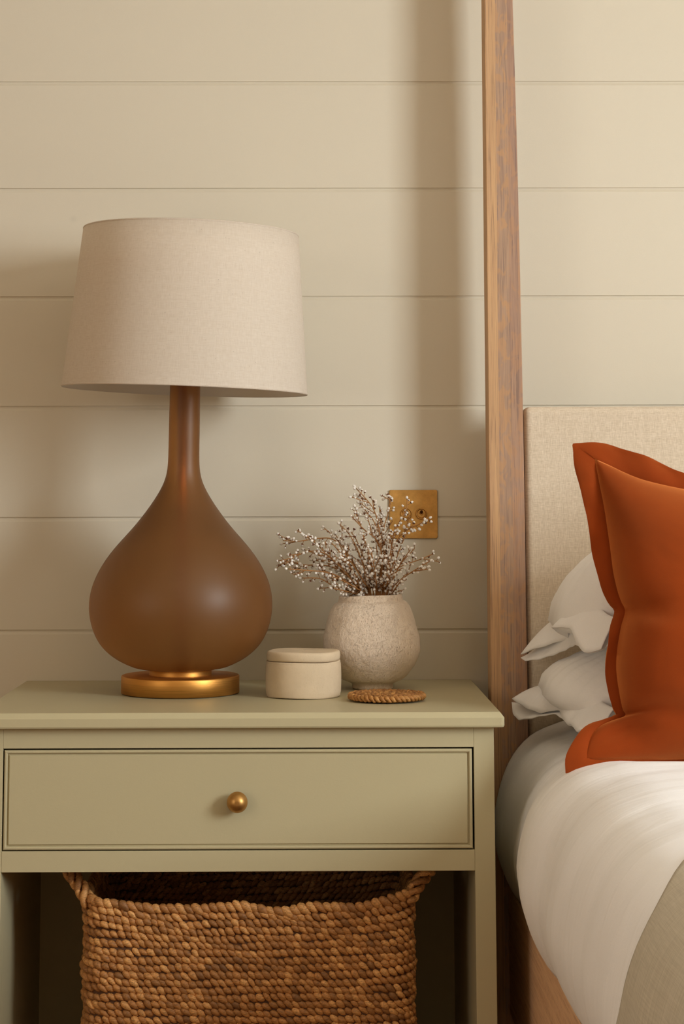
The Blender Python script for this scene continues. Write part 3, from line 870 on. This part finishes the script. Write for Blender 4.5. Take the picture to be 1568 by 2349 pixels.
CX, CY = 0.1245, -0.350
coaster = thing('woven_coaster', 'round braided straw coaster at the foot of the vase', 'coaster', (CX, CY, 0.72))
for R0, wv, zz, ww, rr in ((0.0548, 15, 0.7268, 0.0048, 0.0036), (0.0450, 12, 0.7282, 0.0040, 0.0033), (0.0360, 10, 0.7286, 0.0038, 0.0031), (0.0272, 8, 0.7286, 0.0036, 0.0030), (0.0186, 5, 0.7286, 0.0034, 0.0030), (0.0102, 3, 0.7286, 0.0032, 0.0029)):
    v, f = braid_ring(R0, zz, ww, 0.0026, rr, wv)
    v = [(p[0], p[1], max(p[2], 0.7204)) for p in v]
    mesh('braid', v, f, M['coaster'], coaster)
v, f = tube_data([(CX + 0.004 * math.cos(a), CY + 0.004 * math.sin(a), 0.7290) for a in np.linspace(0, 2 * math.pi, 20, endpoint=False)], 0.0036, 8, True)
mesh('centre_coil', v, f, M['coaster'], coaster)

# ------------------------------------------------------------------ light switch
SX, SZ = 0.1881, 1.0097
sw = thing('light_switch', 'square brass double toggle light switch plate on the boarded wall', 'light switch', (SX, 0.0, SZ))


def rounded_plate(x, z, half, rad, y0, y1, bev):
    pts = []
    for cx, cz, a0 in ((1, 1, 0), (-1, 1, 90), (-1, -1, 180), (1, -1, 270)):
        for k in range(9):
            a = math.radians(a0 + k * 90 / 8)
            pts.append((cx * (half - rad) + rad * math.cos(a), cz * (half - rad) + rad * math.sin(a)))
    rings = [(1.0, y0), (1.0, y1 + bev), (1 - bev / half, y1)]
    V, F = [], []
    n = len(pts)
    for s, y in rings:
        V += [(x + px * s, y, z + pz * s) for px, pz in pts]
    for i in range(2):
        for k in range(n):
            a, b = i * n + k, i * n + (k + 1) % n
            F.append((a, b, b + n, a + n))
    F.append(tuple(2 * n + k for k in range(n)))
    F.append(tuple(range(n))[::-1])
    return V, F


v, f = rounded_plate(SX, SZ, 0.043, 0.0035, 0.0, -0.0042, 0.0006)
mesh('plate', v, f, M['brass_plate'], sw, smooth=False)
for tx in (0.1754, 0.2019):
    def ylathe(prof, x, z, n=40):
        V = []
        for i in range(n):
            t = 2 * math.pi * i / n
            for r, d in prof:
                V.append((x + r * math.cos(t), d, z + r * math.sin(t)))
        return V, grid_faces(n, len(prof), True)
    tz = 1.0104
    v, f = ylathe(smooth_prof([(0.0101, -0.0040), (0.0101, -0.0062), (0.0093, -0.0075), (0.0084, -0.0072), (0.0078, -0.0062), (0.0074, -0.0056), (0.0070, -0.0062), (0.0062, -0.0064), (0.0036, -0.0064), (0.0030, -0.0058), (0.0030, -0.0042), (0.0001, -0.0042)], 3), tx, tz)
    ringo = mesh('toggle_ring', v, f, M['brass_plate'], sw)
    T = sphere_template(16, 10, 0)
    V = []
    for x, y, z in T[0]:
        q = z / 2
        r = 0.0019 + 0.0012 * q
        V.append((tx + x * r, -0.0046 - 0.0118 * q * 0.86, tz + y * r + 0.0055 * q))
    mesh('toggle', V, T[1], M['dark_brass'], ringo)

# ------------------------------------------------------------------ bed frame
bed = thing('bed_frame', 'oak bed frame with tall tapered corner post and linen upholstered headboard', 'bed', (1.24, -1.1, 0))
ZS = [0.0, 0.70, 0.92, 1.218, 1.445, 1.676, 1.91, 2.25]
PL = [0.3086, 0.3091, 0.3097, 0.3105, 0.3111, 0.3117, 0.3124, 0.3132]
PA = [0.3262, 0.3268, 0.3275, 0.3285, 0.3293, 0.3301, 0.3308, 0.3316]
PB = [0.3505, 0.3504, 0.3500, 0.3495, 0.3500, 0.3510, 0.3524, 0.3530]
PR = [0.3712, 0.3710, 0.3706, 0.3700, 0.3685, 0.3662, 0.3626, 0.3580]
PYF, PYB = -0.145, -0.090


def lamina(name, A, B, mat, parent, mirror=None, ba=0.0, bb=0.0):
    V, F = [], []
    for z, a, b in zip(ZS, A, B):
        c = [(a + ba, PYF), (b - bb, PYF), (b, PYF + bb), (b, PYB), (a, PYB), (a, PYF + ba)]
        if mirror:
            c = [(2 * mirror - x, y) for x, y in c]
        V += [(x, y, z) for x, y in c]
    for i in range(len(ZS) - 1):
        for k in range(6):
            p, q = i * 6 + k, i * 6 + (k + 1) % 6
            F.append((p, q, q + 6, p + 6))
    F.append(tuple(range(6))[::-1])
    F.append(tuple((len(ZS) - 1) * 6 + k for k in range(6)))
    return mesh(name, V, F, mat, parent, smooth=False)


for mirror in (None, 1.24):
    post = lamina('post', PA, PB, M['oak_b'], bed, mirror)
    lamina('lamination', PL, PA, M['oak_a'], post, mirror, ba=0.0012)
    lamina('lamination', PB, PR, M['oak_c'], post, mirror, bb=0.0012)
HX0, HX1 = 0.3733, 2.48 - 0.3733
hb = box('headboard', HX0, HX1, -0.135, -0.08, 0.30, 1.1945, M['headboard'], bed, 0.012, 6)
RX = 0.3335
box('side_rail', RX, RX + 0.032, -2.22, -0.145, 0.19, 0.395, M['oak_rail'], bed, 0.0015)
box('side_rail', 2.48 - RX - 0.032, 2.48 - RX, -2.22, -0.145, 0.19, 0.395, M['oak_rail'], bed, 0.0015)
box('foot_rail', RX, 2.48 - RX, -2.252, -2.22, 0.19, 0.395, M['oak_rail'], bed, 0.0015)
for x in (RX, 2.48 - RX - 0.06):
    box('foot_leg', x, x + 0.06, -2.312, -2.252, 0.0, 0.395, M['oak_b'], bed, 0.002)
box('base_board', RX + 0.032, 2.48 - RX - 0.032, -2.22, -0.15, 0.34, 0.358, M['oak_rail'], bed)

mattress = box('mattress', 0.372, 2.108, -2.19, -0.15, 0.359, 0.60, M['sheet'], None, 0.04, 4)
tag(mattress, 'pale mattress lying in the bed frame beneath the white duvet', 'mattress')

# ------------------------------------------------------------------ duvet and throw
PROF = [(1.24, 0.676), (0.90, 0.675), (0.66, 0.671), (0.53, 0.667), (0.452, 0.660), (0.415, 0.650), (0.381, 0.634), (0.3555, 0.608), (0.3385, 0.575), (0.3270, 0.535), (0.3215, 0.490), (0.3265, 0.452), (0.3370, 0.420), (0.3470, 0.4005)]
PS = spline(PROF, 90)
PN = np.gradient(PS, axis=0)
PN = np.stack([PN[:, 1], -PN[:, 0]], 1)
PN /= np.linalg.norm(PN, axis=1)[:, None]
if PN[0][1] < 0:
    PN = -PN
PSL = np.concatenate([[0], np.cumsum(np.linalg.norm(np.diff(PS, axis=0), axis=1))])


def duvet_pt(k, y, lift=0.0):
    """point k on the cross-section at depth y"""
    x, z = PS[k]
    s = PSL[k]
    sidew = max(0.0, min(1.0, (s - 0.72) / 0.22))
    hem = max(0.0, min(1.0, (PSL[-1] - s) / 0.10))
    bul = 0.020 * math.exp(-((y + 0.66) / 0.13) ** 2) + 0.008 * math.exp(-((y + 0.98) / 0.12) ** 2) - 0.004 * math.exp(-((y + 0.42) / 0.07) ** 2)
    w = noise.noise(Vector((s * 2.2, y * 5.0, 1.3)))
    w2 = noise.noise(Vector((s * 3.0 + y * 4.0, y * 16.0 - s * 3, 7.7)))
    w3 = noise.noise(Vector((s * 5.0, (y + 0.35 * s) * 34.0, 3.1)))
    d = bul * sidew * (0.35 + 0.65 * hem) + 0.010 * w * (0.5 + 0.5 * sidew) * (0.3 + 0.7 * hem) + 0.0058 * w2 * (0.4 + 0.6 * hem) + 0.0008 * w3
    dent = 1 / (1 + math.exp((abs(y + 0.50) - 0.20) / 0.018))
    d -= 0.020 * dent * (1 - sidew * 0.75)
    d += lift
    return x + PN[k][0] * d, y, max(z + PN[k][1] * d, 0.3985)


def bed_cover(name, y_fn, ny, mat, lift, thick, ks):
    V, U = [], []
    full = [(k, 1) for k in ks[::-1]] + [(k, -1) for k in ks[1:]]
    for k, sgn in full:
        y0, y1 = y_fn(k)
        for j in range(ny):
            y = y0 + (y1 - y0) * j / (ny - 1)
            x, yy, z = duvet_pt(k, y, lift)
            if sgn < 0:
                x = 2.48 - x
            V.append((x, yy, z))
            U.append((sgn * PSL[k], y))
    o = mesh(name, V, grid_faces(len(full), ny), mat, None, uv=U)
    solidify(o, thick, -1.0)
    return o


allk = list(range(90))
dv = bed_cover('duvet', lambda k: (-0.150, -2.215), 200, M['duvet'], 0.0, 0.010, allk)
tag(dv, 'white cotton duvet spread over the bed', 'duvet')


def throw_edge(k):
    s = PSL[k]
    t = max(0.0, min(1.0, (s - 0.80) / 0.12))
    u = max(0.0, min(1.0, (s - 0.98) / 0.14))
    return (-1.33 - 0.11 * t * t * (3 - 2 * t) + 0.25 * u * u, -2.05)


tw = bed_cover('throw_blanket', throw_edge, 70, M['throw'], 0.0075, 0.006, allk[:84])
tag(tw, 'grey-beige linen throw draped over the duvet at lower right', 'throw')


# ------------------------------------------------------------------ pillows
def pillow(name, label, bl, fl, length, Ht, Hb, seam, top, bot, sag):
    th = thing(name, label, 'pillow', (bl[0] + 0.3, (bl[1] + fl[1]) / 2, bl[2] - Hb), 'white pillows at the headboard')
    bl, fl = np.array(bl), np.array(fl)
    br, fr = np.array((bl[0] + length, bl[1], bl[2])), np.array((bl[0] + length + 0.02, fl[1], fl[2]))
    nu, nv = 70, 50
    f = lambda t, e: max(0.0, 1 - abs(2 * t - 1) ** e) ** 0.58
    V, U = [], []
    for sgn in (1, -1):
        for i in range(nu):
            u = i / (nu - 1)
            for j in range(nv):
                v = j / (nv - 1)
                p = (bl * (1 - u) + br * u) * (1 - v) + (fl * (1 - u) + fr * u) * v
                H = Ht if sgn > 0 else -Hb
                g = f(u, 3.4) * f(v, 2.6)
                n1 = noise.noise(Vector((u * 5, v * 4, sgn * 2 + bl[2] * 9)))
                n2 = noise.noise(Vector((u * 30 + v * 5, v * 9, sgn + bl[2] * 5)))
                h = H * g * (1 + 0.10 * n1) + 0.0035 * n2 * min(1, g * 2) * (1 if sgn > 0 else -1)
                cp = 0.055 * abs(2 * u - 1) ** 7 * abs(2 * v - 1) ** 7
                p = p + np.array((cp if u < 0.5 else -cp, -cp if v < 0.5 else cp, 0.0))
                h += 0.0030 * math.sin(v * 75 + 3 * n1) * math.exp(-u * 9) * min(1, g * 3) * (1 if sgn > 0 else 0)
                pinch = 0.012 * math.sin(v * 9) * math.exp(-u * 14)
                V.append((p[0] + pinch, p[1], p[2] + h - sag * 4 * u * (1 - u) * (1 if sgn > 0 else 0.6)))
                U.append((v * 0.5, u * 0.7))
    F = grid_faces(nu, nv) + [q[::-1] for q in grid_faces(nu, nv, off=nu * nv)]
    body = mesh('body', V, F, M['cotton'], th, uv=U)
    bm = bmesh.new(); bm.from_mesh(body.data)
    bmesh.ops.remove_doubles(bm, verts=bm.verts, dist=1e-5)
    bm.to_mesh(body.data); bm.free()
    # border flange, two layers of cloth that gape at the end
    n, m_ = 90, 9
    def crisp(c):
        q = poly_resample(c, n)
        for _ in range(3):
            q[1:-1] = 0.25 * q[:-2] + 0.5 * q[1:-1] + 0.25 * q[2:]
        return q
    S = spline(seam, n)
    for nm, E, bulge in (('flange', crisp(top), 0.003), ('flange', crisp(bot), -0.006)):
        V, U = [], []
        for i in range(n):
            for j in range(m_):
                t = j / (m_ - 1)
                s0 = S[i] + np.array([0.012, 0.0, 0.004 if bulge > 0 else -0.012])
                p = s0 * (1 - t) + E[i] * t
                p = p + np.array([0, 0, bulge * math.sin(math.pi * t)]) + np.array([0, 0, 0.0006 * math.sin(i * 0.55 + t * 2) * t])
                V.append(p)
                U.append((t * 0.06, i * 0.004))
        fl_ = mesh(nm, V, grid_faces(n, m_), M['cotton'], th, uv=U)
        solidify(fl_, 0.0016)
    return th


pillow('pillow', 'upper white pillow with folded border flange behind the rust cushion', (0.368, -0.195, 0.838), (0.440, -0.49, 0.832), 0.68, 0.168, 0.03, PILLOW_UP_SEAM, PILLOW_UP_TOP, PILLOW_UP_BOT, 0.0)
pillow('pillow', 'lower white pillow with drooping border flange resting on the duvet', (0.350, -0.195, 0.735), (0.425, -0.49, 0.712), 0.68, 0.096, 0.045, PILLOW_LO_SEAM, PILLOW_LO_TOP, PILLOW_LO_BOT, 0.0)

# ------------------------------------------------------------------ rust cushion
cush = thing('velvet_cushion', 'rust orange velvet cushion with flat border leaning on white pillows', 'cushion', (0.65, -0.6, 0.65))
XC = CUSHION_OUTER_TOP[-1][0]


def half_to_full(c):
    c = [np.array(p) for p in c]
    return c + [np.array((2 * XC - p[0], p[1], p[2])) for p in c[-2::-1]]


def mir(c):
    return [np.array((2 * XC - p[0], p[1], p[2])) for p in c]


NU, NV = 84, 84
sl = spline(CUSHION_SEAM_LEFT, NV)
sr = np.array(mir(sl))
st = spline(half_to_full(CUSHION_SEAM_TOP), NU)
sb = spline(half_to_full(CUSHION_SEAM_BOT), NU)
CN = np.array((0.0, -0.984, 0.178))


def crease(u, v, a, b, w):
    a, b, p = np.array(a), np.array(b), np.array((u, v))
    t = max(0.0, min(1.0, (p - a).dot(b - a) / (b - a).dot(b - a)))
    d = np.linalg.norm(p - a - t * (b - a))
    return math.exp(-(d / w) ** 2) * (1 - 0.85 * t)


def cushion_body():
    V, U = [], []
    tl, tr, bl, br = sl[0], sr[0], sl[-1], sr[-1]
    for sgn, H in ((1, 0.125), (-1, 0.055)):
        for i in range(NU):
            u = i / (NU - 1)
            for j in range(NV):
                v = j / (NV - 1)
                q = (tl * (1 - u) + tr * u) * (1 - v) + (bl * (1 - u) + br * u) * v
                dl = sl[j] - (tl * (1 - v) + bl * v)
                dr = sr[j] - (tr * (1 - v) + br * v)
                dt = st[i] - (tl * (1 - u) + tr * u)
                db = sb[i] - (bl * (1 - u) + br * u)
                p = q + dl * (1 - u) ** 3 + dr * u ** 3 + dt * (1 - v) ** 2.2 + db * v ** 2.2
                eu, ev = max(0.0, 1 - abs(2 * u - 1) ** 2.4), max(0.0, 1 - abs(2 * v - 1) ** (2.0 if v < 0.5 else 2.6))
                g = (eu ** 0.5) * (ev ** 0.56)
                h = H * g
                if sgn > 0:
                    sv = max(0.0, min(1.0, (v - 0.74) / 0.14))
                    cf = math.exp(-(min(u, 1 - u) / 0.24) ** 2) * sv * sv * (3 - 2 * sv)
                    h *= 1 - 0.58 * cf
                    h += 0.006 * cf * math.sin(14 * (u * 1.6 + (1 - v) * 2.2)) * min(1, g * 2)
                    h -= 0.011 * crease(u, v, (0.0, 0.485), (0.17, 0.53), 0.030) * min(1, g * 2.5)
                    h += 0.005 * crease(u, v, (0.05, 0.55), (0.26, 0.585), 0.035)
                    h -= 0.012 * crease(u, v, (0.0, 0.78), (0.16, 0.80), 0.028) * min(1, g * 2.5)
                    h += 0.005 * crease(u, v, (0.04, 0.86), (0.30, 0.91), 0.030) * min(1, g * 2)
                    h -= 0.012 * crease(u, v, (0.0, 0.955), (0.14, 0.88), 0.022) * min(1, g * 2)
                    h += 0.004 * noise.noise(Vector((u * 4, v * 5, 0.3))) * g
                    h -= 0.020 * math.exp(-((u - 0.5) / 0.25) ** 2) * math.exp(-(v / 0.3) ** 2) * g
                V.append(p + CN * h * sgn)
                U.append((u * 0.42, v * 0.42))
    F = grid_faces(NU, NV) + [q[::-1] for q in grid_faces(NU, NV, off=NU * NV)]
    o = mesh('panel', V, F, M['velvet'], cush, uv=U)
    bm = bmesh.new(); bm.from_mesh(o.data)
    bmesh.ops.remove_doubles(bm, verts=bm.verts, dist=1e-5)
    bmesh.ops.recalc_face_normals(bm, faces=bm.faces)
    bm.to_mesh(o.data); bm.free()
    return o


cushion_body()


def loop(left, top, bot, n):
    L = list(spline(left, n))
    B = list(spline(half_to_full(bot), n))
    Rr = list(np.array(mir(L)))[::-1]
    T = list(spline(half_to_full(top), n))[::-1]
    return L[:-1] + B[:-1] + Rr[:-1] + T[:-1]


LS = loop(CUSHION_SEAM_LEFT, CUSHION_SEAM_TOP, CUSHION_SEAM_BOT, 90)
LO = loop(CUSHION_OUTER_LEFT, CUSHION_OUTER_TOP, CUSHION_OUTER_BOT, 90)
V, U = [], []
for i, (a, b) in enumerate(zip(LS, LO)):
    for j in range(9):
        t = j / 8
        s = i / len(LS)
        w = 0.0085 * noise.noise(Vector((s * 46, t * 1.2, 2.0))) * t ** 0.7 + 0.008 * math.sin(math.pi * t) * 0.5
        inn = (b - a) / (np.linalg.norm(b - a) + 1e-9)
        p = a - inn * 0.010 * (1 - t) + (b - a) * t + CN * (w - 0.004)
        V.append(p)
        U.append((s * 2, t * 0.05))
fl = mesh('flange', V, grid_faces(len(LS), 9, True), M['velvet'], cush, uv=U)
solidify(fl, 0.0075)
bv = fl.modifiers.new('round', 'BEVEL'); bv.width = 0.003; bv.segments = 2; bv.limit_method = 'ANGLE'

# ------------------------------------------------------------------ basket
bk = thing('woven_basket', 'brown woven rope basket with side handles inside the nightstand', 'basket', (-0.09, -0.295, 0.10))
BX0, BX1, BY0, BY1 = -0.342, 0.1622, -0.482, -0.115
ET = sphere_template(8, 6, 0)
EV = ET[0] - np.array((0, 0, 1.0))


def rr_path(x0, x1, y0, y1, rad, step):
    pts = []
    def arc(cx, cy, a0):
        for k in range(13):
            a = math.radians(a0 + 90 * k / 12)
            pts.append((cx + rad * math.cos(a), cy + rad * math.sin(a)))
    arc(x0 + rad, y0 + rad, 180); arc(x1 - rad, y0 + rad, 270); arc(x1 - rad, y1 - rad, 0); arc(x0 + rad, y1 - rad, 90)
    pts.append(pts[0])
    P = np.array(pts)
    s = np.concatenate([[0], np.cumsum(np.linalg.norm(np.diff(P, axis=0), axis=1))])
    n = int(round(s[-1] / step))
    t = (np.arange(n) + 0.5) * s[-1] / n
    Q = np.stack([np.interp(t, s, P[:, 0]), np.interp(t, s, P[:, 1])], 1)
    Q2 = np.stack([np.interp((t + 0.002) % s[-1], s, P[:, 0]), np.interp((t + 0.002) % s[-1], s, P[:, 1])], 1)
    T = Q2 - Q
    T /= np.linalg.norm(T, axis=1)[:, None]
    return Q, T


def lobes(name, C, T, UP, L, Wd, Dp, ang, parent, rs, jit=1.0):
    """C centres, T tangents, UP up vectors: slanted overlapping strand lobes"""
    V, F = [], []
    for c, t, up in zip(C, T, UP):
        nrm = np.cross(t, up)
        nrm /= np.linalg.norm(nrm)
        a = ang + rs.gauss(0, 0.10) * jit
        d = t * math.cos(a) - up * math.sin(a)
        e = t * math.sin(a) + up * math.cos(a)
        l, w, p = (L * rs.uniform(0.86, 1.14), Wd * rs.uniform(0.85, 1.12), Dp * rs.uniform(0.85, 1.2))
        cc = c + nrm * rs.uniform(-0.0008, 0.0012) * jit + up * rs.gauss(0, 0.0005) * jit
        k = len(V)
        z = EV[:, 2:]
        taper = 1.0 - 0.18 * z
        pts = cc + d * (z * l / 2) + e * (EV[:, 1:2] * w / 2 * taper) + nrm * (EV[:, :1] * p / 2 - 0.0014 * z)
        V.extend(pts.tolist())
        F.extend(tuple(i + k for i in q) for q in ET[1])
    return mesh(name, V, F, M['seagrass'], parent)


rows = 31
zb, zt_ = 0.106, 0.4265
zz = zb
row_i = 0
pitch = (zt_ - zb) / (rows - 1)
for r in range(rows):
    rs = random.Random(500 + r)
    z = zb + pitch * r
    top = r / (rows - 1)
    o_ = 0.0009 * math.sin(r * 1.9) + 0.0010 * math.sin(r * 0.7)
    last = r == rows - 1
    Q, T2 = rr_path(BX0 - o_ + 0.006, BX1 + o_ - 0.006, BY0 - o_ * 0.5 + 0.006, BY1 + o_ * 0.5 - 0.006, 0.038, 0.0110 if not last else 0.0122)
    Q = np.roll(Q, rs.randrange(len(Q)), 0) if False else Q
    ph = rs.uniform(0, 1)
    C, TT, UP = [], [], []
    for (x, y), (tx, ty) in zip(Q, T2):
        cornr = (abs(x - (BX0 + BX1) / 2) / ((BX1 - BX0) / 2)) ** 4
        lift = 0.019 * cornr * top ** 3
        wavez = 0.0016 * math.sin(x * 26 + r * 0.8) + 0.0011 * math.sin(x * 61 + r * 1.7) + (0.0022 * math.sin(x * 47 + 1.0) if last else 0)
        sh = (ph - 0.5) * 0.0118
        C.append((x + tx * sh, y + ty * sh, z + lift + wavez * (0.4 + 0.6 * top)))
        TT.append((tx, ty, 0.0)); UP.append((0, 0, 1.0))
    k = 1.25 if last else 1.0
    lobes('rope_coil', np.array(C), np.array(TT), np.array(UP), 0.0192 * k, 0.0104 * k, 0.0125 * (1.15 if last else 1), 0.62, bk, rs)
wallp = [(x, y) for x, y in rr_path(BX0 + 0.006, BX1 - 0.006, BY0 + 0.006, BY1 - 0.006, 0.038, 0.012)[0]]
V = [(x, y, z) for x, y in wallp for z in (0.104, 0.25, 0.424)]
lin = mesh('gap_backing', V, grid_faces(len(wallp), 3, True), M['gap_shade'], bk)  # added dark sheet behind the coils, stands in for shade between lobes
solidify(lin, 0.002)
box('basket_floor', BX0 + 0.012, BX1 - 0.012, BY0 + 0.012, BY1 - 0.012, 0.101, 0.108, M['seagrass'], bk)


def handle(sx):
    bx = BX0 if sx < 0 else BX1
    path = spline([(bx - sx * 0.010, BY0 + 0.020, 0.437), (bx + sx * 0.004, BY0 + 0.030, 0.458), (bx + sx * 0.022, BY0 + 0.048, 0.477), (bx + sx * 0.034, BY0 + 0.10, 0.4885), (bx + sx * 0.036, BY0 + 0.18, 0.490), (bx + sx * 0.034, BY1 - 0.10, 0.4885), (bx + sx * 0.022, BY1 - 0.048, 0.477), (bx - sx * 0.010, BY1 - 0.02, 0.437)], 46)
    T = np.gradient(path, axis=0)
    T /= np.linalg.norm(T, axis=1)[:, None]
    V, F = [], []
    rs = random.Random(40 + sx)
    for i in range(len(path)):
        u, v, w = frame(T[i])
        for k in range(3):
            a = i * 1.05 + k * 2.094
            off = (math.cos(a) * u + math.sin(a) * v)
            tang = (-math.sin(a) * u + math.cos(a) * v)
            d = w * 0.75 + tang * 0.66
            e = np.cross(off, d)
            c = path[i] + off * 0.0074
            kk = len(V)
            l, wd, dp = 0.021 * rs.uniform(0.9, 1.15), 0.0112, 0.0098
            pts = c + d * (EV[:, 2:] * l / 2) + e * (EV[:, 1:2] * wd / 2) + off * (EV[:, :1] * dp / 2)
            V.extend(pts.tolist())
            F.extend(tuple(q0 + kk for q0 in q) for q in ET[1])
    return mesh('handle', V, F, M['seagrass'], bk)


handle(-1)
handle(1)
